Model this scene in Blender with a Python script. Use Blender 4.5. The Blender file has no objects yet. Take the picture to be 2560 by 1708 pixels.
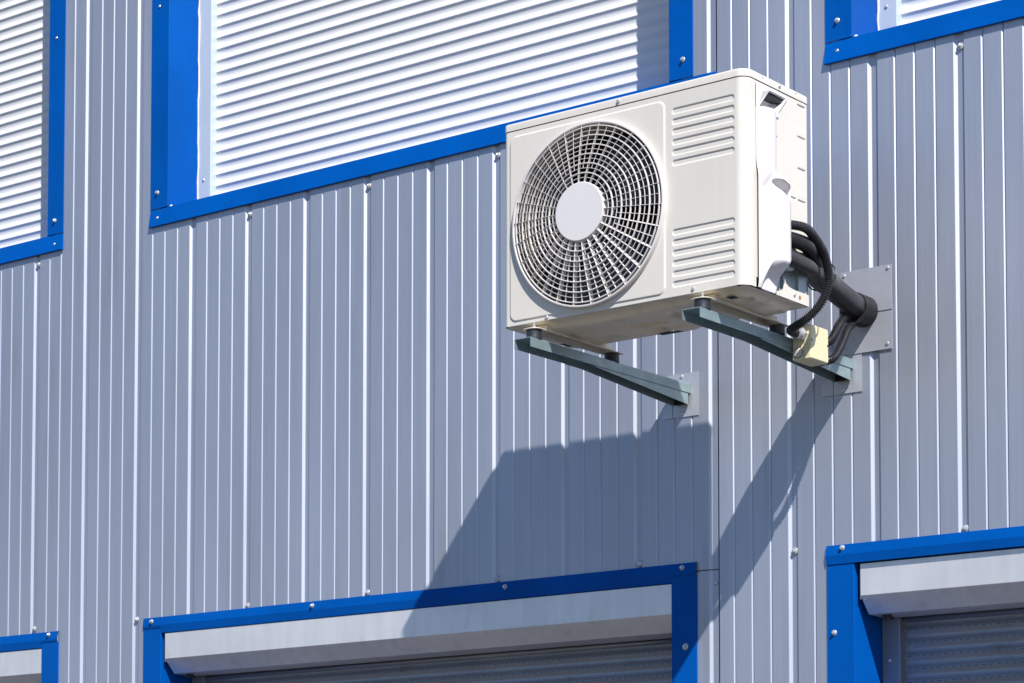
import bpy, bmesh, math, random
import numpy as np
from mathutils import Vector, Matrix
random.seed(4)
S = bpy.context.scene
COL = S.collection
# ------------------------------------------------------------------ camera
cd = bpy.data.cameras.new('camera'); cam = bpy.data.objects.new('camera', cd); COL.objects.link(cam)
cam.location = (6.1920, -6.0922, 1.6)
yaw, pitch = 0.66229397, 0.05859561
fwd = Vector((-math.sin(yaw)*math.cos(pitch), math.cos(yaw)*math.cos(pitch), math.sin(pitch)))
cam.rotation_euler = fwd.to_track_quat('-Z', 'Y').to_euler()
cd.sensor_width = 36; cd.lens = 86.694
cd.shift_x = 0.0; cd.shift_y = 0.41055
cd.clip_end = 3000
S.camera = cam
S.render.resolution_x = 1024; S.render.resolution_y = 683
# ------------------------------------------------------------------ light
SUN = Vector((1.368, -1.0, 1.754)).normalized()
w = bpy.data.worlds.new('World'); S.world = w; w.use_nodes = True
nt = w.node_tree; bg = nt.nodes['Background']
sky = nt.nodes.new('ShaderNodeTexSky'); sky.sky_type = 'NISHITA'; sky.sun_disc = False
sky.sun_elevation = math.asin(SUN.z)
sky.sun_rotation = math.atan2(SUN.x, SUN.y)
sky.altitude = 2500; sky.air_density = 1.0; sky.dust_density = 0.0; sky.ozone_density = 4.0
nt.links.new(sky.outputs[0], bg.inputs[0]); bg.inputs[1].default_value = 0.088
sl = bpy.data.lights.new('sun', 'SUN'); so = bpy.data.objects.new('sun', sl); COL.objects.link(so)
sl.energy = 5.0; sl.angle = math.radians(0.5); sl.color = (1.0, 0.95, 0.88)
so.rotation_euler = SUN.to_track_quat('Z', 'Y').to_euler()
S.view_settings.view_transform = 'Standard'; S.view_settings.look = 'None'
S.view_settings.exposure = 0.54; S.view_settings.gamma = 1.0
# ------------------------------------------------------------------ materials
def mat(name, col, rough=.5, metal=0., var=.0, vscale=(3, 3, 3), var2=0., v2scale=(40, 40, 4), bump=0., bscale=(2, 2, 2),
        dirt=None, dscale=(6, 6, 6), dlo=.55, dhi=.75, spec=.5, coat=0., rvar=0.):
    m = bpy.data.materials.new(name); m.use_nodes = True; n = m.node_tree; b = n.nodes['Principled BSDF']
    b.inputs['Roughness'].default_value = rough; b.inputs['Metallic'].default_value = metal
    b.inputs['Specular IOR Level'].default_value = spec; b.inputs['Coat Weight'].default_value = coat
    tc = n.nodes.new('ShaderNodeTexCoord')
    def noise(sc, detail=4, seed=0.):
        mp = n.nodes.new('ShaderNodeMapping'); mp.inputs['Scale'].default_value = sc; mp.inputs['Location'].default_value = (seed, seed*.7, seed*1.3)
        n.links.new(tc.outputs['Object'], mp.inputs[0])
        t = n.nodes.new('ShaderNodeTexNoise'); t.inputs['Scale'].default_value = 1.; t.inputs['Detail'].default_value = detail
        n.links.new(mp.outputs[0], t.inputs[0]); return t.outputs[0]
    def ramp(src, a, bb):
        r = n.nodes.new('ShaderNodeMapRange'); r.inputs[1].default_value = .3; r.inputs[2].default_value = .7
        r.inputs[3].default_value = a; r.inputs[4].default_value = bb; n.links.new(src, r.inputs[0]); return r.outputs[0]
    def scale(csock, fsock):
        v = n.nodes.new('ShaderNodeVectorMath'); v.operation = 'SCALE'; n.links.new(csock, v.inputs[0]); n.links.new(fsock, v.inputs['Scale']); return v.outputs[0]
    rgb = n.nodes.new('ShaderNodeRGB'); rgb.outputs[0].default_value = (*col, 1); c = rgb.outputs[0]
    if var: c = scale(c, ramp(noise(vscale, 4, 3.), 1-var, 1+var))
    if var2: c = scale(c, ramp(noise(v2scale, 3, 11.), 1-var2, 1+var2))
    if dirt:
        mr = n.nodes.new('ShaderNodeMapRange'); mr.inputs[1].default_value = dlo; mr.inputs[2].default_value = dhi
        n.links.new(noise(dscale, 6, 23.), mr.inputs[0])
        mx = n.nodes.new('ShaderNodeMix'); mx.data_type = 'RGBA'; n.links.new(mr.outputs[0], mx.inputs[0])
        n.links.new(c, mx.inputs[6]); mx.inputs[7].default_value = (*dirt, 1); c = mx.outputs[2]
    n.links.new(c, b.inputs['Base Color'])
    if rvar: n.links.new(ramp(noise(v2scale, 4, 5.), rough-rvar, rough+rvar), b.inputs['Roughness'])
    if bump:
        bp = n.nodes.new('ShaderNodeBump'); bp.inputs['Strength'].default_value = 1.; bp.inputs['Distance'].default_value = bump
        n.links.new(noise(bscale, 3, 31.), bp.inputs['Height']); n.links.new(bp.outputs[0], b.inputs['Normal'])
    return m
M = dict(
 wall=mat('wall_paint', (.43, .465, .56), .50, .68, var=.09, vscale=(2.3, 1, .45), var2=.035, v2scale=(130, 60, 1.6), bump=.009, bscale=(3.5, 1, .7), dirt=(.30, .31, .33), dscale=(9, 9, 1.2), dlo=.6, dhi=.95),
 blue=mat('blue_paint', (.0, .076, .355), .38, .0, var=.09, vscale=(4, 4, 4), var2=.03, v2scale=(120, 120, 3), bump=.003, bscale=(4, 4, 4), spec=.06),
 white=mat('white_slat', (.70, .71, .74), .42, .0, var=.03, vscale=(2, 1, 3), var2=.02, v2scale=(3, 1, 90)),
 rail=mat('white_rail', (.47, .54, .60), .45, .1, var=.05, vscale=(8, 8, 3)),
 alu=mat('aluminium_housing', (.72, .72, .755), .42, .5, var=.06, vscale=(3, 3, 5), var2=.05, v2scale=(30, 30, 4), dirt=(.50, .48, .47), dscale=(14, 14, 6), dlo=.60, dhi=.95, rvar=.06),
 door=mat('shutter_slat', (.27, .30, .37), .36, .45, var=.08, vscale=(5, 5, 8), dirt=(.16, .15, .14), dscale=(10, 10, 20), dlo=.6, dhi=.9),
 grail=mat('door_rail', (.22, .25, .31), .4, .3, var=.06, vscale=(8, 8, 3)),
 ac=mat('cream_enamel', (.64, .615, .575), .35, .0, var=.02, vscale=(5, 5, 5), var2=.012, v2scale=(60, 60, 3), dirt=(.56, .54, .49), dscale=(14, 14, 3), dlo=.66, dhi=.95),
 accover=mat('white_plastic', (.65, .635, .66), .45, .0, var=.02, vscale=(9, 9, 4), dirt=(.60, .59, .63), dscale=(30, 30, 6), dlo=.62, dhi=.9),
 guard=mat('guard_plastic', (.62, .595, .595), .42, .0, var=.04, vscale=(30, 30, 30)),
 pan=mat('pan_enamel', (.76, .69, .56), .42, .0, var=.05, vscale=(8, 8, 8), dirt=(.36, .32, .25), dscale=(16, 9, 9), dlo=.56, dhi=.85),
 duct=mat('shaded_duct', (.22, .20, .165), .6),  # cream duct, with its inside shade put into the base colour
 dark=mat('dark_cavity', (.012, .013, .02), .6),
 fan=mat('fan_plastic', (.025, .03, .045), .35, var=.2, vscale=(20, 20, 20)),
 galv=mat('galvanised_steel', (.28, .37, .395), .40, .5, var=.12, vscale=(22, 22, 22), var2=.05, v2scale=(90, 90, 90), dirt=(.24, .27, .26), dscale=(30, 12, 30), dlo=.58, dhi=.9, rvar=.06),
 plate=mat('flashing_plate', (.47, .49, .56), .40, .45, var=.05, vscale=(9, 9, 5), bump=.002, bscale=(14, 14, 14)),
 inner=mat('inner_steel', (.42, .48, .50), .35, .5, var=.1, vscale=(30, 30, 8)),
 steel=mat('zinc_screw', (.56, .57, .60), .35, .6, var=.1, vscale=(90, 90, 90)),
 washer=mat('washer_rubber', (.48, .49, .52), .4, .4),
 rubber=mat('black_rubber', (.022, .024, .035), .45, var=.1, vscale=(40, 40, 40)),
 cond=mat('black_conduit', (.022, .023, .028), .33, var=.15, vscale=(25, 25, 25), dirt=(.06, .055, .05), dscale=(20, 20, 20), dlo=.6, dhi=.9),
 insul=mat('grey_conduit', (.045, .045, .055), .42, var=.15, vscale=(25, 25, 25), dirt=(.09, .085, .075), dscale=(14, 14, 14), dlo=.58, dhi=.85),
 box=mat('beige_plastic', (.66, .61, .40), .42, var=.03, vscale=(20, 20, 20), dirt=(.50, .44, .24), dscale=(30, 30, 30), dlo=.64, dhi=.88),
 plug=mat('pale_plug', (.58, .53, .50), .5, var=.06, vscale=(90, 90, 90)),
 orange=mat('orange_grommet', (.40, .19, .04), .5),
 seal=mat('sealant', (.60, .56, .54), .7, var=.1, vscale=(60, 60, 60)),
 ground=mat('concrete_ground', (.075, .065, .052), .85, var=.12, vscale=(.6, .6, .6), var2=.08, v2scale=(7, 7, 7)),
)
# ------------------------------------------------------------------ mesh helpers
class MB:
    def __init__(s): s.v = []; s.f = []; s.mi = []
    def add(s, vs, fs, mi=0):
        o = len(s.v); s.v += [tuple(map(float, v)) for v in vs]; s.f += [tuple(i+o for i in f) for f in fs]; s.mi += [mi]*len(fs); return s
    def box(s, x0, x1, y0, y1, z0, z1, mi=0):
        return s.add([(x0,y0,z0),(x1,y0,z0),(x1,y1,z0),(x0,y1,z0),(x0,y0,z1),(x1,y0,z1),(x1,y1,z1),(x0,y1,z1)],
              [(0,3,2,1),(4,5,6,7),(0,1,5,4),(1,2,6,5),(2,3,7,6),(3,0,4,7)], mi)
    def prism(s, poly, axis, a, b, mi=0):
        # poly in the other two axes (in xyz order), closed solid
        def P(u, v, t):
            return (t,u,v) if axis == 0 else (u,t,v) if axis == 1 else (u,v,t)
        n = len(poly); vs = [P(u,v,a) for u,v in poly]+[P(u,v,b) for u,v in poly]
        fs = [tuple(range(n)), tuple(range(2*n-1, n-1, -1))]+[(i,(i+1)%n,(i+1)%n+n,i+n) for i in range(n)]
        return s.add(vs, fs, mi)
    def strip(s, pts, axis, a, b, mi=0):
        # open profile extruded along axis (thin sheet)
        def P(u, v, t):
            return (t,u,v) if axis == 0 else (u,t,v) if axis == 1 else (u,v,t)
        n = len(pts); vs = [P(u,v,a) for u,v in pts]+[P(u,v,b) for u,v in pts]
        return s.add(vs, [(i,i+1,i+1+n,i+n) for i in range(n-1)], mi)
    def lathe(s, c, prof, n=32, axis=1, mi=0, cap=True):
        # prof: list of (r, t) along axis
        vs = []; fs = []
        for r, t in prof:
            for k in range(n):
                a = 2*math.pi*k/n; u, v = r*math.cos(a), r*math.sin(a)
                if axis == 1: vs.append((c[0]+u, c[1]+t, c[2]+v))
                elif axis == 2: vs.append((c[0]+u, c[1]+v, c[2]+t))
                else: vs.append((c[0]+t, c[1]+u, c[2]+v))
        for j in range(len(prof)-1):
            for k in range(n):
                fs.append((j*n+k, j*n+(k+1)%n, (j+1)*n+(k+1)%n, (j+1)*n+k))
        if cap:
            fs.append(tuple(range(n))); fs.append(tuple((len(prof)-1)*n+k for k in range(n)))
        return s.add(vs, fs, mi)
    def sweep(s, pts, rad, n=20, mi=0):
        # pts: list of Vector, rad: list
        vs = []; fs = []; N = len(pts); up = None
        for i in range(N):
            t = (pts[min(i+1,N-1)]-pts[max(i-1,0)]).normalized()
            if up is None: up = t.orthogonal().normalized()
            up = (up - t*up.dot(t)).normalized(); sd = t.cross(up)
            for k in range(n):
                a = 2*math.pi*k/n; vs.append(pts[i]+(up*math.cos(a)+sd*math.sin(a))*rad[i])
        for j in range(N-1):
            for k in range(n): fs.append((j*n+k, j*n+(k+1)%n, (j+1)*n+(k+1)%n, (j+1)*n+k))
        fs.append(tuple(range(n))); fs.append(tuple((N-1)*n+k for k in range(n)))
        return s.add(vs, fs, mi)
    def build(s, name, mats, parent=None, smooth=False, bevel=0, seg=2, auto=None, solid=0):
        me = bpy.data.meshes.new(name)
        o = bpy.data.objects.new(name, me)
        off = Vector((0,0,0))
        p = parent
        while p is not None: off += p.location; p = p.parent
        vs = np.array(s.v) - np.array(off)
        me.from_pydata([tuple(v) for v in vs], [], s.f)
        if not isinstance(mats, (list, tuple)): mats = [mats]
        for m in mats: me.materials.append(m)
        if len(mats) > 1: me.polygons.foreach_set('material_index', s.mi)
        bm = bmesh.new(); bm.from_mesh(me)
        bmesh.ops.remove_doubles(bm, verts=bm.verts, dist=1e-6)
        bmesh.ops.recalc_face_normals(bm, faces=bm.faces)
        if bevel:
            es = [e for e in bm.edges if len(e.link_faces) == 2 and e.calc_face_angle(0) > .4]
            bmesh.ops.bevel(bm, geom=es, offset=bevel, segments=seg, affect='EDGES', profile=.5, clamp_overlap=True)
        if smooth or auto is not None:
            for f in bm.faces: f.smooth = True
            if auto is not None:
                for e in bm.edges:
                    if len(e.link_faces) == 2 and e.calc_face_angle(0) > auto: e.smooth = False
        bm.to_mesh(me); bm.free()
        COL.objects.link(o); o.parent = parent
        return o
def empty(name, loc, label, cat, group=None):
    o = bpy.data.objects.new(name, None); o.location = loc; COL.objects.link(o); o.empty_display_size = .1
    return tag(o, label, cat, group)
def tag(o, label=None, cat=None, group=None, kind=None):
    if label: o['label'] = label
    if cat: o['category'] = cat
    if group: o['group'] = group
    if kind: o['kind'] = kind
    return o
def copy_tree(o, parent=None):
    c = o.copy(); COL.objects.link(c); c.parent = parent
    for ch in list(o.children):
        copy_tree(ch, c)
    return c
def grid(us, vs_, fn, keep=None):
    """surface over a grid: fn(U,V)->x,y,z arrays ; keep(Uc,Vc)->bool per quad"""
    U, V = np.meshgrid(us, vs_, indexing='ij'); X, Y, Z = fn(U, V)
    P = np.stack([X, Y, Z], -1).reshape(-1, 3); nu, nv = len(us), len(vs_)
    i, j = np.meshgrid(np.arange(nu-1), np.arange(nv-1), indexing='ij')
    Uc = (U[:-1,:-1]+U[1:,1:])/2; Vc = (V[:-1,:-1]+V[1:,1:])/2
    k = np.ones_like(Uc, bool) if keep is None else keep(Uc, Vc)
    a = (i*nv+j)[k]; F = np.stack([a, a+nv, a+nv+1, a+1], -1)
    return [tuple(p) for p in P.tolist()], [tuple(f) for f in F.tolist()]
def sst(a, b, x):
    t = np.clip((x-a)/(b-a), 0, 1); return t*t*(3-2*t)
# ------------------------------------------------------------------ ground
g = MB().add([(-400,-400,0),(400,-400,0),(400,400,0),(-400,400,0)], [(0,1,2,3)]).build('ground', M['ground'])  # yard lies out of view, tone darkened to weaken bounced light
tag(g, 'dark concrete yard in front of the building', kind='structure')
# ------------------------------------------------------------------ building
B = empty('warehouse_building', (0,0,0), 'grey ribbed metal clad warehouse wall with blue trimmed shutters', 'building')
P = .274; JW = {0: .0036, 4: .0034, 8: .0058, -4: .003, 12: .004, 16: .003}
X0, X1, ZT = -3.4, 5.3, 6.4
# openings: (x0, x1, z0, z1) holes in the sheet
WIN = [(-2.804-.16, -2.804+2.09), (-.16, 2.09), (2.80-.16, 2.80+2.09)]
WZ = (4.066, 5.72)
DOORS = [(-2.8115, -.0129), (0., 0.), (2.809, .006)]
DZ = 2.600
def cuts(xc):
    z = [0.0]; iv = []
    for i, (dx, dz) in enumerate(DOORS):
        if -.176+dx < xc < 2.09+dx: iv.append((0, DZ+dz))
    for a, b in WIN:
        if a < xc < b: iv.append(WZ)
    iv.sort(); out = []; z = 0.
    for a, b in iv:
        if a > z: out.append((z, a))
        z = b
    out.append((z, ZT)); return out
def rib_profile():
    """one 274 mm module, x from bevel start; y = depth behind the face"""
    p = [(-.0092, 0.), (-.0080, .0005), (-.0006, .0072), (.0008, .0078), (.0208, .0056), (.0211, .0150), (.0231, .0150), (.0232, .0004), (.0240, 0.)]
    for gx in (.0806, .1432, .2070):
        p += [(gx-.0047, 0.), (gx-.0041, .0003), (gx-.0001, .0036), (gx+.0004, .0044), (gx+.0009, .0046), (gx+.0010, .0085), (gx+.0027, .0085), (gx+.0028, .0003), (gx+.0035, 0.)]
    return p
PR = rib_profile()
lim = [X0] + [k*P+.0224 for k in (-8, -4, 0, 4, 8, 12, 16)] + [X1]
for k in range(len(lim)-1):
    a, b = lim[k], lim[k+1]
    if b-a < .05: continue
    n0 = math.floor(a/P)-1; pts = []
    kk = round((a-.0224)/P); gap = JW.get(kk, 0)
    for n in range(n0, n0+9):
        pts += [(n*P+x, y) for x, y in PR]
    bx = sorted(set([q for d in DOORS for q in (-.176+d[0], 2.09+d[0])] + [q for wv in WIN for q in wv]))
    pts.sort()
    xs = [p[0] for p in pts]; ys = [p[1] for p in pts]
    def yat(x): return float(np.interp(x, xs, ys))
    lo, hi = a+(gap if k else 0), b
    use = [(lo, yat(lo))] + [p for p in pts if lo+1e-4 < p[0] < hi-1e-4] + [(x, yat(x)) for x in bx if lo < x < hi] + [(hi, yat(hi))]
    if k < len(lim)-2: use.append((hi+.0006, yat(hi)-.0012)); use.append((hi+.0008, .0040))
    if k: use.insert(0, (lo-.0002, .014))
    if k < len(lim)-2: core = use[:-2]; tail = use[-2:]
    else: core = use; tail = []
    core.sort(key=lambda p: p[0]); use = core+tail
    mb = MB()
    for i in range(len(use)-1):
        (xa, ya), (xb, yb) = use[i], use[i+1]
        for za, zb in cuts((xa+xb)/2):
            zz = [za, zb]
            if 2.138 < (xa+xb)/2 < 2.2146 and za < 2.5965 < zb: zz = [za, 2.5955, None, 2.5985, zb]
            if len(zz) == 2: mb.add([(xa,ya,za),(xb,yb,za),(xb,yb,zb),(xa,ya,zb)], [(0,1,2,3)])
            else:
                mb.add([(xa,ya,zz[0]),(xb,yb,zz[0]),(xb,yb,zz[1]),(xa,ya,zz[1])], [(0,1,2,3)])
                mb.add([(xa,ya,zz[3]),(xb,yb,zz[3]),(xb,yb,zz[4]),(xa,ya,zz[4])], [(0,1,2,3)])
    # one object per sheet: split into connected pieces
    key = lambda p: (round(p[0], 5), round(p[1], 5), round(p[2], 5))
    par = {}
    def find(a):
        while par[a] != a: par[a] = par[par[a]]; a = par[a]
        return a
    ivs = {}
    for fi, fc in enumerate(mb.f):
        vx = [mb.v[i] for i in fc]; za, zb = min(q[2] for q in vx), max(q[2] for q in vx)
        par[fi] = fi
        for xx in {round(q[0], 5) for q in vx}:
            for fj, a, b in ivs.get(xx, []):
                if min(b, zb)-max(a, za) > 1e-4: par[find(fi)] = find(fj)
            ivs.setdefault(xx, []).append((fi, za, zb))
    comps = {}
    for fi in par: comps.setdefault(find(fi), []).append(fi)
    for fl in comps.values():
        m2 = MB(); m2.v = mb.v; m2.f = [mb.f[i] for i in fl]
        used = sorted({i for fc in m2.f for i in fc}); mp = {a: b for b, a in enumerate(used)}
        m2.v = [mb.v[i] for i in used]; m2.f = [tuple(mp[i] for i in fc) for fc in m2.f]
        m2.build('cladding_panel', M['wall'], B)
# dark insulation core behind the sheets (seen only in the joints)
mb = MB()
bxs = sorted(set([X0, X1] + [q for d in DOORS for q in (-.176+d[0], 2.09+d[0])] + [q for wv in WIN for q in wv]))
for a, b in zip(bxs[:-1], bxs[1:]):
    if b-a < 1e-5: continue
    for za, zb in cuts((a+b)/2): mb.box(a, b, .020, .12, za, zb)
mb.build('wall_core', M['dark'], B)
MB().box(X0-.02, X1+.02, -.03, .25, ZT, ZT+.12).build('roof_edge', M['blue'], B, bevel=.004)
mb = MB(); mb.add([(X0,0,0),(X0,9,0),(X1,9,0),(X1,0,0),(X0,0,ZT),(X0,9,ZT),(X1,9,ZT),(X1,0,ZT)], [(0,1,5,4),(1,2,6,5),(2,3,7,6),(4,5,6,7)])
mb.build('outer_wall', M['wall'], B)

def screw_mesh(kind):
    mb = MB(); s = 1.
    if kind == 'washer':
        mb.lathe((0,0,0), [(.0105, .0), (.0108, -.0012), (.0095, -.0028), (.0060, -.0040)], 20, 1, 0)
        mb.lathe((0,0,0), [(.0064, -.0040), (.0064, -.0052), (.0050, -.0054)], 16, 1, 1)
        mb.lathe((0,0,0), [(.0047, -.0054), (.0047, -.0096), (.0038, -.0104)], 6, 1, 1)
        mb.lathe((0,0,0), [(.0022, -.0104), (.0020, -.0107)], 8, 1, 0)
    elif kind == 'hex':
        mb.lathe((0,0,0), [(.0082, .0), (.0082, -.0014), (.0070, -.0024)], 18, 1, 0)
        mb.lathe((0,0,0), [(.0048, -.0024), (.0048, -.0082), (.0040, -.0090)], 6, 1, 1)
    else:
        mb.lathe((0,0,0), [(.0055, .0), (.0054, -.0012), (.0042, -.0028), (.0020, -.0034)], 14, 1, 1)
    return mb
_sc = {}
def screw(kind, pos, parent, tilt=None, name='screw', mats=None):
    key = kind
    if key not in _sc:
        o = screw_mesh(kind).build(name, mats or [M['washer'], M['steel']], None, auto=.5)
        me = o.data; bpy.data.objects.remove(o); _sc[key] = me
    o = bpy.data.objects.new(name, _sc[key]); COL.objects.link(o)
    off = Vector((0,0,0)); p = parent
    while p is not None: off += p.location; p = p.parent
    o.location = Vector(pos)-off; o.parent = parent
    e = [random.uniform(-.08, .08), random.uniform(-3, 3), random.uniform(-.08, .08)]
    if tilt == 'x': e = [0, 0, math.pi/2]
    if tilt == 'z': e = [math.pi/2, 0, 0]
    o.rotation_euler = e
    return o
def slats(name, mat_, x0, x1, ytop, z0, z1, pitch, amp, parent, holes=False, phase=0.):
    mb = MB(); z = z1-phase; pts = []
    q = pitch
    prof = [(.0, amp*.30), (.06, amp*.48), (.15, amp*.72), (.28, amp*.93), (.42, amp*1.0), (.56, amp*.88), (.68, amp*.62), (.78, amp*.30), (.86, 0.), (.955, 0.), (.965, amp*.30)]
    while z > z0-q:
        pts += [(ytop+y, z-t*q) for t, y in prof]; z -= q
    mb.strip(pts, 0, x0, x1)
    if holes:
        z = z1-phase
        while z > z0:
            x = x0+.02
            while x < x1-.03:
                mb.box(x, x+.013, ytop-.0006, ytop+.001, z-q*.952, z-q*.915, 1); x += .0235
            z -= q
    return mb.build(name, [mat_, M['dark']], parent, auto=.7)
YR = .145
def window(dx, ext, screws):
    s_ = slats('window_shutter', M['white'], -.100+dx, 2.06+dx, .172, 4.07, WZ[1], .0420, .0066, B, phase=.0312-.021)
    tag(s_, 'closed white slatted window shutter')
    def tr(name, mb, m=M['blue'], **k): return mb.build(name, m, s_, **k)
    # side trims: flange on the wall + reveal running into the wall
    mb = MB(); mb.strip([(-.2045+dx, .001), (-.2045+dx, -.0035), (-.1175+dx, -.0035), (-.1160+dx, -.0020), (-.1160+dx, YR+.04)], 2, 4.0990, WZ[1]+.02); tr('side_trim', mb, auto=.6)
    mb = MB(); mb.strip([(2.1345+dx, .001), (2.1345+dx, -.0035), (2.0495+dx, -.0035), (2.0475+dx, -.0020), (2.0475+dx, YR+.04)], 2, 4.0990, WZ[1]+.02); tr('side_trim', mb, auto=.6)
    mb = MB(); mb.strip([(.001, WZ[1]+.05), (-.0045, WZ[1]+.05), (-.0045, WZ[1]-.03), (-.003, WZ[1]-.032), (YR+.04, WZ[1]-.032)], 0, -.2045+dx, 2.1345+dx); tr('head_trim', mb, auto=.6)
    # sill drip
    xe = 2.1340+dx if not ext else 2.194
    mb = MB(); pf = [(YR+.03, 4.096), (.002, 4.0968), (-.0012, 4.0975), (-.0120, 4.0345), (-.0115, 4.0330), (.0005, 4.0332)]
    mb.strip(pf, 0, -.2055+dx, xe)
    for xq in ((-.2055+dx,) if ext else (-.2055+dx, xe)):
        mb.add([(xq, .0005, 4.0968), (xq, -.0012, 4.0975), (xq, -.0120, 4.0345), (xq, -.0115, 4.0330), (xq, .0005, 4.0332)], [(0,1,2,3,4)])
    if ext:
        mb.add([(xe,-.0012,4.0975),(xe,-.0120,4.0345),(xe+.0285,.0015,4.0345),(xe+.0285,.0035,4.0975)], [(0,1,2,3)])
        mb.add([(xe,-.0012,4.0975),(xe+.0285,.0035,4.0975),(xe,.01,4.0975)], [(0,1,2)])
    tr('sill', mb, auto=.3)
    mb = MB(); mb.box(-.1155+dx, -.052+dx, YR, YR+.05, 4.094, WZ[1]); tr('guide_rail', mb, M['rail'], bevel=.002)
    mb = MB(); mb.box(1.984+dx, 2.047+dx, YR, YR+.05, 4.094, WZ[1]); tr('guide_rail', mb, M['rail'], bevel=.002)
    # bead of sealant in the corner
    mb = MB(); mb.lathe((-.108+dx, .004, 4.0975), [(.0015,-.004),(.007,0),(.006,.01),(.001,.016)], 10, 1); tr('sealant', mb, M['seal'], smooth=True)
    zz = -.1137+dx
    pts = [Vector((zz+random.uniform(-.002,.002), YR-.001, 4.10+i*.03)) for i in range(int((WZ[1]-4.1)/.03))]
    mb = MB().sweep(pts, [random.uniform(.0025,.0045) for _ in pts], 8); tr('sealant', mb, M['seal'], smooth=True)
    for k, x, z in screws: screw(k, (x, -.0040 if z > 4.098 else -.006, z), s_)
    screw('rivet', (-.086+dx, YR, 4.222), s_)
    return s_
window(0., True, [('rivet', -.1641, 4.8376), ('hex', -.1688, 4.1563), ('rivet', -.1659, 4.0641), ('hex', 2.0994, 4.1562), ('rivet', 2.09, 4.84), ('hex', 2.095, 5.3), ('hex', -.166, 5.3)])
window(-2.804, False, [('hex', -.7136, 4.1492), ('rivet', -.7122, 4.0599), ('rivet', -.7139, 4.8426), ('hex', -.71, 5.3)])
window(2.80, False, [('hex', 2.6361, 4.1557), ('rivet', 2.6365, 4.0662), ('rivet', 2.637, 4.84), ('hex', 2.637, 5.3)])

def door(dx, dz, style, screws):
    jt = 2.5860 if style != 'over' else 2.5765-.006
    c = slats('roller_door', M['door'], -.080+dx, 1.985+dx, .172, 0.05, 2.421+dz, .0375, .0060, B, holes=True, phase=.0)
    tag(c, 'closed grey roller shutter door')
    def tr(name, mb, m=M['blue'], **k): return mb.build(name, m, c, **k)
    L, R_ = -.2205+dx, 2.1405+dx
    for (a, b) in ((L, -.1320+dx), (R_, 2.0500+dx)):
        s = 1 if b > a else -1
        mb = MB(); mb.strip([(a, .001), (a, -.0045), (b-.0015*s, -.0045), (b, -.0030), (b, .20)], 2, 0., jt+dz); tr('side_trim', mb, auto=.6)
    zt = 2.6250+dz; ia, ib = (L, R_) if style == 'over' else (-.1340+dx, 2.0520+dx)
    mb = MB()
    if style == 'over':
        mb.strip([(.001, zt), (-.0055, zt-.0008), (-.0100, zt-.0300), (-.0070, zt-.0555), (-.004, zt-.0560), (.02, zt-.0560)], 0, ia-.001, ib+.001)
        mb.add([(ia-.001,.001,zt),(ia-.001,-.0055,zt-.0008),(ia-.001,-.0100,zt-.03),(ia-.001,-.0070,zt-.0555),(ia-.001,.001,zt-.056)], [(0,1,2,3,4)])
    else:
        mb.strip([(.001, zt), (-.0050, zt-.0008), (-.0080, zt-.0300), (-.0062, zt-.0385)], 0, L, R_)
        mb.strip([(-.0080+.0001, zt-.0300), (-.0040, zt-.0575), (.10, zt-.0575)], 0, ia, ib)
        mb.add([(L,.001,zt),(L,-.005,zt-.0008),(L,-.008,zt-.03),(L,-.0062,zt-.0385),(L,.001,zt-.0385)], [(0,1,2,3,4)])
    tr('header_trim', mb, auto=.12)
    # aluminium roller housing with chamfered underside
    hy = -.0015 if style != 'over' else .004
    hx0 = -.1133+dx if style != 'over' else -.1165+dx
    zb = 2.4745+dz; ht = 2.5655+dz
    poly = [(hy+.10, ht), (hy, ht), (hy, zb), (hy+.046, zb-.050), (hy+.150, zb-.052), (hy+.150, ht)]
    mb = MB(); mb.prism([(y, z) for y, z in poly], 0, hx0, 2.0495+dx); h = tr('roller_housing', mb, M['alu'], bevel=.0008, seg=1)
    mb = MB(); mb.box(hx0-.0012, hx0-.0002, hy+.0005, hy+.14, zb-.010, ht); mb.build('end_plate', M['grail'], c)
    screw('rivet', (hx0+.008, hy+.010, zb-.0095), c); screw('rivet', (2.042+dx, hy+.010, zb-.0095), c)
    # latch under the housing end
    mb = MB(); mb.box(hx0+.030, hx0+.056, .075, .085, zb-.063, zb-.050); mb.lathe((hx0+.035,.07,zb-.058), [(.006,0),(.006,.02)], 10, 1); mb.lathe((hx0+.052,.066,zb-.060), [(.004,0),(.005,.03)], 10, 1); mb.build('latch', M['rubber'], c, bevel=.001)
    # top roll seal, then rails
    mb = MB(); mb.lathe((0,.1675,2.421+dz-.004), [(.0085,hx0+.06),(.0085,2.04+dx)], 14, 0); tr('top_seal', mb, M['door'], smooth=True)
    mb = MB(); mb.box(-.1315+dx, -.072+dx, .150, .20, 0., zb-.0525); tr('guide_rail', mb, M['grail'], bevel=.003)
    mb = MB(); mb.box(1.995+dx, 2.0495+dx, .150, .20, 0., zb-.0525); tr('guide_rail', mb, M['grail'], bevel=.003)
    for z in (2.30, 1.8, 1.2): screw('rivet', (-.106+dx, .1495, z+dz), c)
    for k, x, z in screws: screw(k, (x, -.0075 if z > 2.59 else -.0045, z), c)
door(0., 0., 'under', [('hex', -.1758, 2.6105), ('hex', .5971, 2.6092), ('hex', 1.4196, 2.6070), ('hex', 2.0919, 2.6105), ('washer', 2.1005, 2.3732), ('hex', -.19, 2.15)])
door(-2.8115, -.0129, 'under', [('hex', -.7180, 2.6004), ('hex', -1.5, 2.598), ('hex', -.71, 2.2)])
door(2.809, .0065, 'over', [('hex', 2.6409, 2.6208), ('hex', 2.6111, 2.3799), ('hex', 3.5, 2.62)])
YV = .0046
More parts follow.
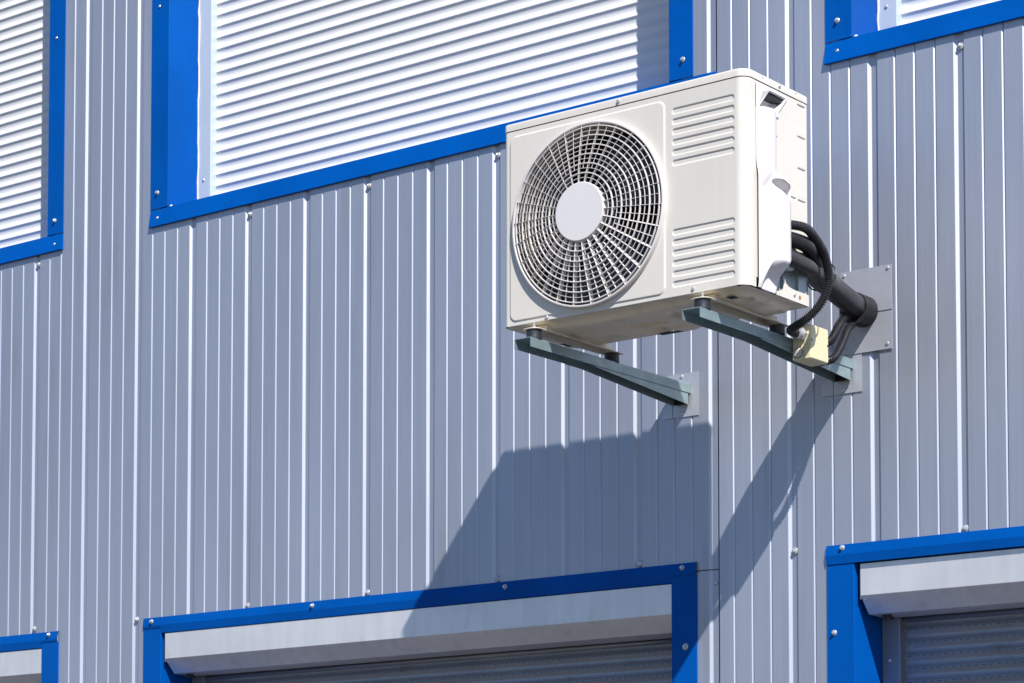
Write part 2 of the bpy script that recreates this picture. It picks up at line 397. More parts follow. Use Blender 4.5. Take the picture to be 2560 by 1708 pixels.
for x, z in [(-.8023,4.0004),(.2931,4.0004),(.2909,2.6335),(.8421,4.0004),(.8421,2.6355),(1.3868,4.0004),(1.3868,2.6369),(1.9317,2.6370),(1.9347,4.0004),
             (-.2543,2.6249),(-.8069,2.6289),(2.4777,2.6272),(3.0338,3.9974),(3.0325,2.6408),(-.254,1.4),(2.478,1.4)]:
    screw('washer', (round((x-.016)/P)*P+.0114, YV, z), B)
screw('rivet', (2.2035, .0050, 2.5563), B)

# ------------------------------------------------------------------ air conditioner outdoor unit
xl, xr, yf, yr, zb, zm, zt = 1.9888, 2.7884, -.7376, -.4260, 3.2139, 3.7665, 3.7888
A = empty('air_conditioner', ((xl+xr)/2, (yf+yr)/2, zb), 'cream outdoor air conditioning unit with large round fan grille, mounted on two steel brackets', 'air conditioner')
fx, fz = 2.2840, 3.4820
RC = .030
def rrect(X, Z, x0, x1, z0, z1, r):
    cx, cz = (x0+x1)/2, (z0+z1)/2; hx, hz = (x1-x0)/2-r, (z1-z0)/2-r
    qx, qz = np.abs(X-cx)-hx, np.abs(Z-cz)-hz
    return np.hypot(np.maximum(qx,0), np.maximum(qz,0)) + np.minimum(np.maximum(qx,qz),0) - r
def front_relief(X, Z):
    h = sst(.002, -.002, rrect(X, Z, 2.0115, 2.5335, 3.2262, 3.7487, .022))*.0030
    for base, pit in ((3.7215, .0280), (3.3945, .0280)):
        for k in range(6):
            z1 = base-k*pit; h = h - sst(.0010, -.0010, rrect(X, Z, 2.5575, 2.7520, z1-.0145, z1, .0068))*.0024
    return h
# u = arc length coordinate running round the right corner onto the side
LA = RC*math.pi/2; us1 = xr-RC; RL = .012; LL = RL*math.pi/2
def front_fn(U, V):
    X = np.empty_like(U); Y = np.empty_like(U); h = front_relief(U, V)
    fl = (U <= us1) & (U >= xl+RL)
    X[fl] = U[fl]; Y[fl] = yf-h[fl]
    m = (U > us1) & (U <= us1+LA); t = (U-us1)/RC
    X[m] = us1+RC*np.sin(t[m]); Y[m] = yf+RC-RC*np.cos(t[m])
    m = U > us1+LA; X[m] = xr; Y[m] = yf+RC+(U[m]-us1-LA)
    m = U < xl+RL; t = (xl+RL-U)/RL; tt = np.minimum(t, math.pi/2)
    X[m] = xl+RL-RL*np.sin(tt[m]); Y[m] = yf+RL-RL*np.cos(tt[m])+np.maximum(0, (t[m]-math.pi/2))*RL
    return X, Y, V
us = np.concatenate([np.array([xl+RL-LL-.02, xl+RL-LL]), np.linspace(xl+RL-LL, xl+RL, 7)[1:-1], np.arange(xl+RL, us1, .0017), np.linspace(us1, us1+LA, 14), [us1+LA+.006, us1+LA+.0178]])
vs = np.concatenate([np.arange(zb+.001, zm-.0015, .0017), [zm-.0015]])
v, f = grid(us, vs, front_fn, lambda U, V: np.hypot(U-fx, V-fz) > .2490)
casing = MB().add(v, f)
# rolled lip along the bottom of the front
casing.add([(xl+RL,yf,zb+.001),(us1,yf,zb+.001),(us1,yf+.004,zb-.0015),(xl+RL,yf+.004,zb-.0015),(us1,yf+.03,zb-.001),(xl+RL,yf+.03,zb-.001)], [(0,1,2,3),(3,2,4,5)])
fp = casing.build('front_panel', M['ac'], A, smooth=True)
# left side and back sheets
mb = MB(); mb.strip([(xl, yf+.03), (xl, yr), (xr-.04, yr)], 2, zb, zm-.0015); mb.build('back_panel', M['ac'], A)
# lid with rounded corners and bevelled edge
def rr_ring(x0, x1, y0, y1, rs, z, n=8):
    out = []
    for (cx, cy, a0, r) in ((x1, y0, -math.pi/2, rs[0]), (x1, y1, 0, rs[1]), (x0, y1, math.pi/2, rs[2]), (x0, y0, math.pi, rs[3])):
        sx = -1 if cx == x1 else 1; sy = 1 if cy == y0 else -1
        for i in range(n+1):
            a = a0+math.pi/2*i/n; out.append((cx+sx*r+r*math.cos(a), cy+sy*r+r*math.sin(a), z))
    return out
def loft(mb, rings, cap_top=True, cap_bot=False):
    n = len(rings[0]); vs = [p for r in rings for p in r]; fs = []
    for j in range(len(rings)-1):
        for k in range(n): fs.append((j*n+k, j*n+(k+1)%n, (j+1)*n+(k+1)%n, (j+1)*n+k))
    if cap_top: fs.append(tuple((len(rings)-1)*n+k for k in range(n)))
    if cap_bot: fs.append(tuple(range(n)))
    mb.add(vs, fs)
o_ = .0016; R4 = (RC+.001, .010, .010, RL+.002)
mb = MB(); rings = []
rings.append(rr_ring(xl+.004, xr-.004, yf+.004, yr-.004, R4, zm+.0008))
rings.append(rr_ring(xl-o_, xr+o_, yf-o_, yr+o_, R4, zm+.0008))
for i in range(6):
    a = math.pi/2*i/5; d = .0055*(1-math.cos(a)); zz = zt-.0055+.0055*math.sin(a)
    rings.append(rr_ring(xl-o_+d, xr+o_-d, yf-o_+d, yr+o_-d, R4, zz))
rings.append(rr_ring(xl+.05, xr-.05, yf+.05, yr-.05, R4, zt+.002))
loft(mb, rings, True, True)
lid = mb.build('lid', M['ac'], A, auto=.9)
# gap body behind the seams
MB().box(xl+.006, xr-.0035, yf+.035, yr-.004, zm-.03, zm+.0004).build('inner_frame', M['dark'], A)
# right side panel with pressed slots, open at the valve bay
def side_relief(Y, Z):
    h = np.zeros_like(Y)
    for z in (3.7552, 3.6680, 3.5815, 3.4945):
        h = h - sst(.0010, -.0010, rrect(Y, Z, -.4775, -.4390, z-.0022, z+.0004, .0010))*.004
        h = h + sst(.010, .0, np.abs(Y+.4585)-.019)*sst(.012, 0., np.abs(Z-z-.012)-.004)*.0004
    h = h - sst(.0010, -.0010, rrect(Y, Z, -.5200, -.4880, 3.4925, 3.4953, .0012))*.004
    return h
def SQ(Y, Z):
    pts = [(-.70,3.6960), (-.5840,3.7025), (-.5385,3.7535), (-.70,3.7535)]; d = np.full_like(Y, 1e9)
    for i in range(4):
        (a, b), (c, e) = pts[i], pts[(i+1)%4]; d = np.minimum(d, ((c-a)*(Z-b)-(e-b)*(Y-a))/math.hypot(c-a, e-b))
    return d
def side_fn(U, V):
    tt = np.clip((U-(yr-.006))/.006, 0, 1)
    return xr-.0006+side_relief(U, V)-.006*(1-np.sqrt(np.maximum(0, 1-tt**2))), U, V
v, f = grid(np.concatenate([np.arange(yf+RC+.0185, yr-.006, .0019), np.linspace(yr-.006, yr, 6)]), np.arange(zb+.028, zm-.001, .0015), side_fn,
            lambda U, V: ~((U > -.604) & (U < -.4300) & (V < 3.312+.004*np.sin(U*90)) & (V > 3.2300)) & ~(SQ(U, V) > 0))
MB().add(v, f).build('side_panel', M['ac'], A, smooth=True)
# galvanised valve bay seen through the side opening
mb = MB(); mb.strip([(-.64, xr-.02), (-.575, xr-.02), (-.573, xr-.024), (-.533, xr-.024), (-.530, xr-.018), (-.500, xr-.018), (-.498, xr-.021), (-.462, xr-.021), (-.460, xr-.012), (-.4302, xr-.004)], 2, zb, 3.36)
mb.v = [(y, x, z) for x, y, z in mb.v]
mb.build('valve_bay', M['inner'], A, auto=.2)
# base pan edge lip at the right side (cream) with torn corner
mb = MB(); lip = [(-.5880, zb), (-.4262, zb-.0005), (-.4262, 3.2415), (-.4290, 3.2440), (-.470, 3.2445), (-.500, 3.2440), (-.530, 3.2475), (-.5440, 3.2540), (-.5490, 3.2640), (-.5540, 3.2610), (-.5560, 3.2360), (-.5700, 3.2335), (-.5720, 3.2270), (-.5880, 3.2250)]
mb.prism(lip, 0, xr-.0028, xr+.0004)
bl = mb.build('pan_lip', M['ac'], A)
screw('rivet', (xr+.0006, -.5020, 3.2310), A, 'x')
mb = MB(); mb.lathe((xr-.001, -.4740, 3.2290), [(.0058, 0), (.0058, .0022), (.0040, .0024)], 18, 0); mb.build('grommet', M['orange'], A, auto=.5)
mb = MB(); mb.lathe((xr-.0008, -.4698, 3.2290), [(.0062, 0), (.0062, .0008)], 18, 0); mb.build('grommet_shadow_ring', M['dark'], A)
# base pan underside
def pan_fn(U, V):
    x, y = U, V
    d = np.minimum(np.minimum(x-xl, xr-x), np.minimum(y-yf, yr-y))
    inner = -rrect(x, y, xl+.022, xr-.030, yf+.030, yr-.012, .035)
    z = zb-.0018 - .0125*sst(.0, .018, inner)
    for (cx, cy, rx, ry, hh) in ((2.34,-.50,.055,.035,.010),(2.44,-.49,.05,.035,-.008),(2.20,-.60,.09,.05,.006),(2.52,-.62,.06,.05,.007),(2.30,-.67,.20,.03,-.004),(2.63,-.60,.04,.05,.009),(2.70,-.52,.05,.04,-.006),(2.72,-.64,.03,.03,.008),(2.60,-.47,.04,.03,.006),(2.38,-.455,.03,.02,.008)):
        q = np.hypot((x-cx)/rx, (y-cy)/ry); z = z + hh*sst(1., .55, q)
    z = z + .010*sst(.004, -.002, rrect(x, y, 2.29, 2.42, -.585, -.555, .012))
    return x, y, z
v, f = grid(np.arange(xl+.002, xr-.001, .004), np.arange(yf+.003, yr, .0035), pan_fn)
pan = MB().add(v, f).build('base_pan', M['pan'], A, smooth=True)
for (a, b, c_, d_, zz) in ((2.325, 2.430, -.468, -.447, -.0150), (2.03, 2.068, -.530, -.492, -.0150), (2.700, 2.724, -.700, -.674, -.0150)):
    mb = MB(); mb.box(a, b, c_, d_, zb+zz-.0006, zb+zz+.0004); mb.build('drain_slot', M['dark'], pan)
# feet rails under the pan
b1, b2, by, bz = 2.1222, 2.6786, -.7887, 3.1615
mb0 = None
def foot(cx):
    mb = MB()
    x0, x1 = cx-.024, cx+.026
    z0, z1 = 3.1890, zb-.012
    # hat section
    pf = [(x0-.004, z0+.0022), (x0-.004, z0), (x0+.009, z0), (x0+.011, z1+.004), (x1-.009, z1+.004), (x1-.006, z0), (x1+.004, z0), (x1+.004, z0+.0022), (x1-.0045, z0+.0022), (x1-.008, z1+.006), (x0+.010, z1+.006), (x0+.0075, z0+.0022)]
    mb.prism(pf, 1, -.712, -.402)
    # flared front tab and rear tab
    n = 10; tab = [(x0-.003, -.712), (x1+.003, -.712)] + [(cx+.001+.030*math.cos(a), -.752-.022*math.sin(a)) for a in [math.pi*i/n for i in range(n+1)]]
    mb.prism(tab, 2, z0, z0+.0022)
    tab2 = [(x0-.003, -.402), (x1+.003, -.402), (x1+.002, -.352), (x0, -.352)]
    mb.prism(tab2, 2, z0, z0+.0022)
    # sloped shoulder up to the pan
    mb.add([(x0+.004,-.722,z0+.002),(x1-.002,-.722,z0+.002),(x1-.006,-.704,zb-.001),(x0+.008,-.704,zb-.001),(x1-.006,-.44,zb-.001),(x0+.008,-.44,zb-.001),(x1-.002,-.40,z0+.002),(x0+.004,-.40,z0+.002)],
           [(0,1,2,3),(3,2,4,5),(5,4,6,7),(1,6,4,2),(0,3,5,7)])
    return mb.build('foot_rail', M['pan'], A, bevel=.0006, seg=1)
foot(2.098); foot(2.098+b2-b1)
screw('rivet', (2.3839, yf-.003, 3.7775), A); screw('rivet', (2.1387, yf-.001, 3.2215), A); screw('rivet', (2.6228, yf-.0006, 3.2262), A)
screw('rivet', (xr+.0018, -.5732, 3.7785), A, 'x')
for y_, in ((-.6557,), (-.4891,)):
    MB().lathe((xr+.0005, y_, 3.7805), [(.0016, 0), (.0016, .0018)], 10, 0).build('rivet_hole', M['fan'], A)
# white valve cover with handle pocket, bulge and finger slot
Y0c, Y1c = -.6885, -.5780
PQ = [(-.6740,3.6985), (-.5850,3.7035), (-.5410,3.7520), (-.6225,3.7530)]
def cover_e(Y, Z):
    e = np.full_like(Y, .0022)
    # lower bulge
    zb_low = 3.226+.058*sst(-.684, -.645, Y)+.010*sst(-.600, -.578, Y)
    top = 3.5290-.012*sst(-.64, -.58, Y)
    bz_ = sst(top+.030, top-.022, Z)*sst(zb_low-.038, zb_low+.010, Z)
    prof = sst(-.6900, -.6180, Y)*(1-.22*sst(-.604, -.5775, Y)**2)
    e = e + bz_*(.006+.0385*prof)
    # pipe-like column above
    cz = sst(3.6985, 3.6925, Z+.030*np.maximum(0, (Y+.640)/.028)**2)*sst(3.43, 3.53, Z)
    q = np.clip(1-np.abs((Y+.648)/.0385)**2.1, 0, 1)
    e = np.maximum(e, .0022+cz*.027*np.sqrt(q))
    return e
def quadmask(Y, Z, pts):
    d = np.full_like(Y, 1e9)
    n = len(pts)
    for i in range(n):
        (y0, z0), (y1, z1) = pts[i], pts[(i+1)%n]; L = math.hypot(y1-y0, z1-z0)
        d = np.minimum(d, ((y1-y0)*(Z-z0)-(z1-z0)*(Y-y0))/L)
    return d   # >0 inside for ccw
def cover_fn(U, V):
    e = cover_e(U, V)
    # facet that slopes out beside the handle pocket
    fc = quadmask(U, V, [(-.6840,3.7585), (-.6800,3.7010), (-.6225,3.7560)])
    e = np.where(fc > 0, np.maximum(e, .0022+fc*.28), e)
    d = quadmask(U, V, PQ)
    e = e - sst(0, .0022, d)*(.018+.012*sst(0, .02, d))
    # finger slot
    s = 1-np.hypot((U+.595)/.060, (V-3.4800+.30*(U+.592))/.0190)
    e = e - sst(0., .20, s)*np.minimum(.034, e)
    return xr+e, U, V
v, f = grid(np.arange(Y0c, -.5345, .0015), np.concatenate([[zb-.001], np.arange(zb, zm-.003, .0016)]), cover_fn,
            lambda U, V: ((U < -.6090+.0315*(V < 3.5275)+.0315*(V > 3.690)) | (quadmask(U, V, PQ) > -.0045)) & (V > zb + np.maximum(0, (U+.600))*2.2))
cov = MB().add(v, f)
# closing edge along the rear of the cover
zz = np.arange(zb+.004, 3.5275, .002)
yy = np.full_like(zz, -.5775); ee = cover_e(yy, zz)
vv = []; 
for z_, e_ in zip(zz, ee): vv += [(xr+e_, -.5775, z_), (xr+e_*.35, -.5768, z_)]
cov.add(vv, [(2*i, 2*i+1, 2*i+3, 2*i+2) for i in range(len(zz)-1)])
vc = cov.build('valve_cover', M['accover'], A, smooth=True)
sol = vc.modifiers.new('thick', 'SOLIDIFY'); sol.thickness = .0014; sol.offset = -1
MB().box(xr-.038, xr-.034, -.690, -.53, 3.67, 3.76).build('pocket_back', M['accover'], vc)
MB().lathe((xr+.0215, -.6200, 3.6270), [(.0022, -.004), (.0022, .0006)], 10, 0).build('screw_hole', M['dark'], vc)
mb = MB(); mb.lathe((xr+.012, -.545, 3.325), [(.036, -.03), (.040, 0), (.036, .004)], 28, 0); mb.build('valve_flange', M['inner'], A, auto=.5)
# ---- fan, duct, guard
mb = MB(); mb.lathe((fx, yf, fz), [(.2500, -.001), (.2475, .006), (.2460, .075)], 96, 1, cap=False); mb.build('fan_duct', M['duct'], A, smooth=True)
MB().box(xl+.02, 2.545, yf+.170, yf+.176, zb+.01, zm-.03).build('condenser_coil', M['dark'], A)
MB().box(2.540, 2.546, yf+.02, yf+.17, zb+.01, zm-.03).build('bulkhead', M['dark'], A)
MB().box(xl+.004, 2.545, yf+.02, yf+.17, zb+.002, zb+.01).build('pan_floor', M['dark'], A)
fan = MB(); fan.lathe((fx, yf, fz), [(.050, .045), (.060, .052), (.062, .10)], 40, 1, 0)
for k in range(3):
    a0 = k*2*math.pi/3+.35; nu, nv = 12, 16
    rr = np.linspace(.058, .236, nu); tt = np.linspace(0, 1, nv)
    Rg, Tg = np.meshgrid(rr, tt, indexing='ij'); ang = a0+Tg*(1.35+.35*np.sin(Rg*10))-Rg*1.6
    v = [(fx+r*math.cos(a), yf+.042+.055*t, fz+r*math.sin(a)) for r, a, t in zip(Rg.ravel(), ang.ravel(), Tg.ravel())]
    fan.add(v, [(i*nv+j, (i+1)*nv+j, (i+1)*nv+j+1, i*nv+j+1) for i in range(nu-1) for j in range(nv-1)])
fan.build('fan', M['fan'], A, smooth=True)
G = MB(); gy = yf-.0165
G.lathe((fx, gy, fz), [(.2490, .0175), (.2490, .0015), (.2500, .0), (.2530, -.0004), (.2556, .0012), (.2562, .0045), (.2566, .0170)], 128, 1, 0, cap=False)
gd = G.build('fan_guard', M['guard'], A, auto=.8)
G = MB()
def dome(r):
    t = min(1., max(0., (r-.08)/.165)); return -.0300*(1-t**1.35)
def ring(r, w_, y0, y1, n=112):
    G.lathe((fx, gy+dome(r), fz), [(r-w_*.35, y1), (r-w_*.5, y0+.0012), (r-w_*.3, y0), (r+w_*.3, y0), (r+w_*.5, y0+.0012), (r+w_*.35, y1), (r-w_*.35, y1)], n, 1, 0, cap=False)
NR = 12; dr = .01345
for k in range(1, NR+1):
    r = .0800+k*dr
    if k % 2 == 0: ring(r, .0034, .0008, .0066)
    else: ring(r, .0016, .0022, .0050)
G.build('guard_ring', M['guard'], gd, auto=.7)
def fin(mb, th, r0, r1, tw, y0, y1, sweep=0., tilt=.28):
    n = 8; vs = []; fs = []
    for i in range(n+1):
        r = r0+(r1-r0)*i/n; a = th+sweep*(r-r0)
        c, s_ = math.cos(a), math.sin(a); px, pz = -s_, c
        for (o2, yy_) in ((-tw*.35, y0), (tw*.35, y0), (tw*.5, y0+.0015), (tw*.4, y1), (-tw*.4, y1), (-tw*.5, y0+.0015)):
            q = o2+tilt*(yy_-y0); vs.append((fx+r*c+q*px, gy+dome(r)+yy_, fz+r*s_+q*pz))
    for i in range(n):
        for k in range(6): fs.append((i*6+k, i*6+(k+1)%6, (i+1)*6+(k+1)%6, (i+1)*6+k))
    fs.append((0,1,2,3,4,5)); fs.append(tuple(n*6+k for k in range(6)))
    mb.add(vs, fs)
NS = 26
for k in range(NS):
    th = math.radians(176.5)+2*math.pi*k/NS
    G = MB(); fin(G, th, .0780, .2495, .0012, .0010, .0140); G.build('guard_spoke', M['guard'], gd, auto=.7)
G = MB()
for k in range(NS):
    th = math.radians(176.5)+2*math.pi*(k+.5)/NS
    fin(G, th, .0800+3*dr, .0800+NR*dr, .0012, .0022, .0060)
G.build('guard_web', M['guard'], gd, auto=.7)
mb = MB(); mb.lathe((fx, gy-.030, fz), [(.0780, .018), (.0806, .016), (.0808, .0000), (.0800, -.0012), (.0785, -.0018)], 72, 1); mb.build('guard_hub', M['accover'], gd, auto=.35)

# ------------------------------------------------------------------ brackets
def bracket():
    t = empty('wall_bracket', (b1-.0288, 0, bz-.03), 'galvanised steel wall bracket under the fan end of the air conditioner', 'bracket', 'steel brackets carrying the air conditioner')
    W_, H, T = .0575, .0275, .0022
    xa, xb = b1-W_, b1
    mb = MB(); pf = [(xa, bz-H), (xa, bz-.002), (xa+.002, bz), (xb-.002, bz), (xb, bz-.002), (xb, bz-H), (xb-T, bz-H), (xb-T, bz-T), (xa+T, bz-T), (xa+T, bz-H)]
    mb.prism(pf, 1, by, -.0045); mb.build('arm', M['galv'], t, auto=.6)
    # tapering brace nested inside the arm
    mb = MB(); zt_ = bz-H-.0012
    for (x0_, x1_, ys) in ((xb-.0045, xb-.0025, -.4890), (xa+.0025, xa+.0045, -.4890)):
        mb.prism([(ys, zt_+.004), (-.0130, zt_+.004), (-.0130, bz-H-.0350), (ys, zt_-.0012)], 0, x0_, x1_)
    mb.prism([(-.5600, bz-H+.004), (-.4890, bz-H+.004), (-.4890, zt_-.0012), (-.5600, zt_-.0008)], 0, xa+.0025, xa+.0045)
    mb.box(xa+.0045, xb-.0045, -.5600, -.0135, bz-.0060, bz-.0045)
    mb.build('brace', M['galv'], t)
    mb = MB(); mb.box(xa+.004, xb-.004, -.0125, -.0085, bz-H-.032, bz-.004); mb.build('end_stop', M['dark'], t)
    # rubber mounts, nuts and bolts
    for (px, py, top) in ((b1-.0202, -.7480, True), (b1-.0202, -.3800, False)):
        mb = MB(); mb.lathe((px, py, bz), [(.0215, .0002), (.0222, .003), (.0215, .007), (.0212, .020), (.0218, .0270)], 28, 2); mb.build('rubber_mount', M['rubber'], t, auto=.6)
        mb = MB(); mb.lathe((px, py, bz+.0300), [(.0085, 0), (.0085, .0015)], 16, 2); mb.lathe((px, py, bz+.0315), [(.0064, 0), (.0064, .0055)], 6, 2)
        z_ = .037
        for i in range(12 if top else 5): mb.lathe((px, py, bz+z_), [(.0036, 0), (.0041, .0005), (.0036, .0010)], 12, 2); z_ += .0010
        mb.build('bolt', M['steel'], t, auto=.5)
        mb = MB(); mb.lathe((px, py, bz-.0022), [(.0062, -.005), (.0062, 0)], 6, 2); mb.lathe((px, py, bz-.0072), [(.0036, -.006), (.0036, 0)], 10, 2); mb.build('nut', M['steel'], t)
    # cover plate on the wall, slit under the arm
    px0, px1, pz0, pz1 = b1-.1025, b1+.0290, 3.0655, 3.1970
    sx = b1-.0655
    mb = MB(); mb.box(px0, sx-.0010, -.0032, -.0018, pz0, bz-H-.030); mb.box(sx+.0010, px1, -.0032, -.0018, pz0, bz-H-.030)
    mb.box(px0+.018, px1, -.0032, -.0018, bz-H-.030, pz1); mb.box(sx-.001, sx+.001, -.0020, -.0016, pz0, bz-H-.030, 1)
    mb.build('wall_plate', [M['plate'], M['dark']], t)
    screw('pan', (b1-.0320, -.0032, 3.1885), t); screw('pan', (b1-.0340, -.0032, 3.0755), t)
    return t
br1 = bracket()
br2 = copy_tree(br1); br2.location.x += b2-b1; br2.location.z += -.0008
br2['label'] = 'galvanised steel wall bracket at the hose end, with the beige junction box fixed to it'
# ------------------------------------------------------------------ wall cover plates behind the hose
def wplate(x0, x1, z0, z1, y, label, scr, hole=None):
    t = empty('cover_plate', ((x0+x1)/2, 0, z0), label, 'metal plate', 'flashing plates behind the hose')
    MB().box(x0, x1, y-.0014, y, z0, z1).build('sheet', M['plate'], t, bevel=.0003, seg=1)
    for x, z in scr: screw('pan', (x, y-.0014, z), t)
wplate(2.6425, 2.8085, 3.2860, 3.4145, -.0062, 'upper grey flat flashing plate on the ribbed wall above the hose sleeve', [(2.7958, 3.4054), (2.6540, 3.4033)])
wplate(2.6440, 2.8075, 3.1740, 3.3060, -.0042, 'lower grey flat flashing plate on the ribbed wall beneath the hose sleeve', [(2.7919, 3.1894), (2.6570, 3.2004)])
# ------------------------------------------------------------------ hoses
def catmull(P_, n=14):
    P_ = [Vector(p) for p in P_]; Q = [2*P_[0]-P_[1]]+P_+[2*P_[-1]-P_[-2]]; out = []
    for i in range(1, len(Q)-2):
        a, b, c, d = Q[i-1], Q[i], Q[i+1], Q[i+2]
        for k in range(n):
            t = k/n; out.append(.5*((2*b)+(c-a)*t+(2*a-5*b+4*c-d)*t*t+(3*b-a-3*c+d)*t**3))
    out.append(Q[-2]); return out
def resample(pts, step):
    L = [0]
    for a, b in zip(pts[:-1], pts[1:]): L.append(L[-1]+(b-a).length)
    N = max(2, int(L[-1]/step)); A_ = np.array([list(p) for p in pts]); s = np.linspace(0, L[-1], N+1)
    return [Vector((np.interp(t, L, A_[:,0]), np.interp(t, L, A_[:,1]), np.interp(t, L, A_[:,2]))) for t in s], s
def hose(name, P_, r, pitch, depth, m, label, cat='hose', n=22, group=None, sharp=False):
    base, s0 = resample(catmull(P_), pitch); A_ = np.array([list(p) for p in base]); sv = []; rad = []
    for i in range(len(s0)-1):
        for ph, q in ((0., 0.), (.46, 0.), (.56, 1.), (.90, 1.)): sv.append(s0[i]+ph*(s0[i+1]-s0[i])); rad.append(r-depth*q)
    sv.append(s0[-1]); rad.append(r)
    pts = [Vector([float(np.interp(t, s0, A_[:, k])) for k in range(3)]) for t in sv]
    o = MB().sweep(pts, rad, n).build(name, m, None, auto=.6)
    loc = Vector(P_[0]); o.data.transform(Matrix.Translation(-loc)); o.location = loc
    return tag(o, label, cat, group)
PA = [(2.7960,-.6100,3.3300),(2.8060,-.5550,3.3180),(2.8064,-.4700,3.3129),(2.7832,-.3900,3.3160),(2.7540,-.3100,3.3190)]
PB = [(2.8000,-.6150,3.3620),(2.8090,-.5650,3.3665),(2.8202,-.4900,3.3620),(2.7968,-.4100,3.3460),(2.7620,-.3250,3.3290)]
PC = [(2.7720,-.3950,3.3330),(2.7484,-.3000,3.3241),(2.7407,-.2400,3.3185),(2.7293,-.1600,3.3092),(2.7241,-.0850,3.2985),(2.7189,-.0200,3.2912),(2.7150,.0040,3.2900)]
PD = [(2.8000,-.6250,3.3900),(2.8170,-.5750,3.4000),(2.8409,-.5300,3.3971),(2.8391,-.4800,3.3824),(2.8372,-.4400,3.3609),(2.8340,-.4100,3.3318),(2.8293,-.3900,3.2985),(2.8186,-.3850,3.2596),(2.7988,-.3900,3.2222),(2.7669,-.4000,3.1900),(2.7365,-.4050,3.1735),(2.7150,-.4000,3.1655),(2.7100,-.3800,3.1640),(2.7110,-.3620,3.1655)]
PE = [(2.7120,-.2420,3.1500),(2.7293,-.2100,3.1710),(2.7292,-.1700,3.2179),(2.7132,-.1000,3.2600),(2.7052,-.0100,3.2800)]
PF = [(2.7120,-.2420,3.1050),(2.7343,-.2150,3.1155),(2.7332,-.1800,3.1444),(2.7268,-.1400,3.1842),(2.7193,-.1000,3.2250),(2.7063,-.0200,3.2700)]
hose('corrugated_hose', PA, .0205, .0056, .0024, M['insul'], 'thick dark grey corrugated hose from under the white cover, lowest of the bundle', n=28)
hose('corrugated_hose', PB, .0200, .0064, .0030, M['cond'], 'thick black corrugated hose leaving the white cover, inner curve beside the thin conduit', n=28)
hose('insulated_pipe', PC, .0330, .0080, .0032, M['insul'], 'widest dark grey corrugated pipe running from the hose bundle into the wall sleeve', 'pipe', n=40)
hose('flexible_conduit', PD, .0125, .0070, .0032, M['cond'], 'thin black ribbed conduit looping from the white cover down to the junction box gland', 'conduit', n=22)
hose('flexible_conduit', PE, .0120, .0062, .0026, M['cond'], 'short black ribbed conduit from behind the junction box, the upper of two under the sleeve', 'conduit', n=20)
hose('flexible_conduit', PF, .0120, .0066, .0030, M['cond'], 'short black ribbed conduit from behind the junction box, the lower of two under the sleeve', 'conduit', n=20)
# wall sleeve
sl_ = MB(); prof = [(.0360, -.068)]
for i in range(8):
    t = -.066+i*.0080; prof += [(.0445, t), (.0445, t+.0038), (.0405, t+.0046), (.0405, t+.0074)]
prof += [(.0440, -.0032), (.0440, .004)]
sl_.lathe((2.7190, 0, 3.2900), prof, 44, 1, cap=False)
sl_.lathe((2.7190, 0, 3.2900), [(.0365, -.0685), (.0448, -.0685), (.0448, -.0660), (.0365, -.0660)], 44, 1, cap=False)
o = sl_.build('wall_sleeve', M['cond'], None, auto=.9); o.data.transform(Matrix.Translation((-2.719, 0, -3.29))); o.location = (2.719, 0, 3.29)
tag(o, 'short black ribbed sleeve where the wide pipe enters the wall plate', 'pipe sleeve')
# cable tie round the bundle
tp = [Vector((2.797+.041*math.cos(a)-.010*math.sin(a)*0, -.375+.012*math.sin(a*1.0+.5), 3.305+.040*math.sin(a))) for a in [2*math.pi*i/40 for i in range(41)]]
mb = MB(); mb.sweep(tp, [.0022]*41, 6); mb.box(2.832, 2.842, -.402, -.392, 3.318, 3.327)
o = mb.build('cable_tie', M['cond'], None, smooth=False); o.data.transform(Matrix.Translation((-2.789, .375, -3.305))); o.location = (2.789, -.375, 3.305)
tag(o, 'thin black cable tie strapped round the hoses', 'cable tie')
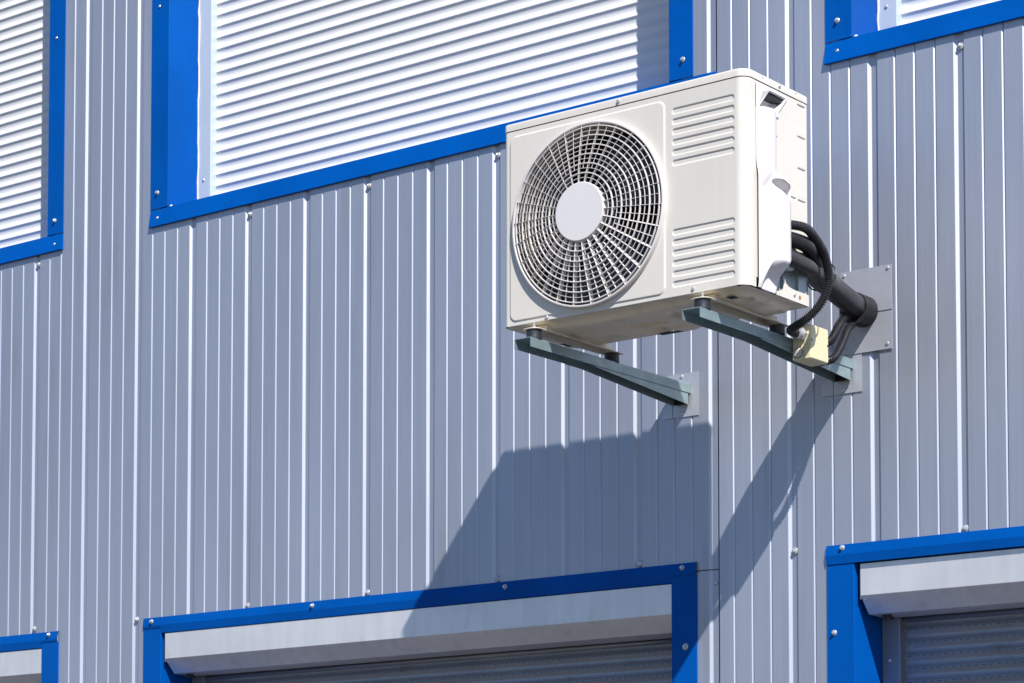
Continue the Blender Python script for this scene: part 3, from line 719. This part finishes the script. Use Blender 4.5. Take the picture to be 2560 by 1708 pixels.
# ------------------------------------------------------------------ junction box
J = empty('junction_box', (b2+.03, -.285, 3.097), 'small beige plastic junction box fixed to the side of the steel bracket', 'junction box')
x0, x1, y0, y1, z0, z1 = b2+.0010, b2+.0590, -.3345, -.2380, 3.0965, 3.1930
xs_ = x0+.036
MB().box(x0, xs_-.0006, y0, y1, z0, z1).build('body', M['box'], J, bevel=.003, seg=3, auto=.7)
MB().box(xs_-.003, xs_+.003, y0+.0016, y1-.0016, z0+.0016, z1-.0016).build('gasket', M['dark'], J)
lidb = MB()
def yz_ring(y0_, y1_, z0_, z1_, r, x): return [(x, p[0], p[1]) for p in rr_ring(y0_, y1_, z0_, z1_, (r,)*4, 0)]
rings = [yz_ring(y0, y1, z0, z1, .004, xs_+.0006), yz_ring(y0, y1, z0, z1, .004, x1-.008), yz_ring(y0+.0012, y1-.0012, z0+.0012, z1-.0012, .004, x1-.002), yz_ring(y0+.0035, y1-.0035, z0+.0035, z1-.0035, .004, x1)]
loft(lidb, rings, True, True)
lb = lidb.build('box_lid', M['box'], J, auto=.5)
for yy_, zz_ in ((y0+.0060, 3.149), (y1-.0065, 3.146)):
    MB().lathe((x1-.0002, yy_, zz_), [(.0030, 0), (.0030, .0008)], 14, 0).build('lid_screw', M['fan'], lb)
mb = MB(); mb.lathe((b2+.0190, y0-.0022, 3.1170), [(.0030, -.0026), (.0115, -.0020), (.0132, -.0005), (.0138, .003)], 28, 1); mb.lathe((b2+.0190, y0-.0022, 3.1170), [(.0045, -.0034), (.0050, -.0026)], 12, 1)
mb.build('knockout_plug', M['plug'], J, auto=.6)
mb = MB(); mb.lathe((b2+.0190, y0-.0002, 3.1170), [(.0152, -.0004), (.0156, .0008)], 28, 1); mb.build('plug_rim', M['dark'], J)
mb = MB(); mb.lathe((b2+.0200, -.285, z0), [(.0130, -.0006), (.0145, .0004)], 28, 2); mb.build('knockout_ring', M['box'], J)
# gland
gx_, gz_ = 2.7110, 3.1655
mb = MB(); mb.lathe((gx_, y0, gz_), [(.0125, -.030), (.0150, -.029), (.0155, -.014), (.0155, -.013)], 24, 1); mb.lathe((gx_, y0, gz_), [(.0185, -.013), (.0190, -.011), (.0190, -.002), (.0180, .0)], 6, 1)
mb.build('cable_gland', M['steel'], J, auto=.5)
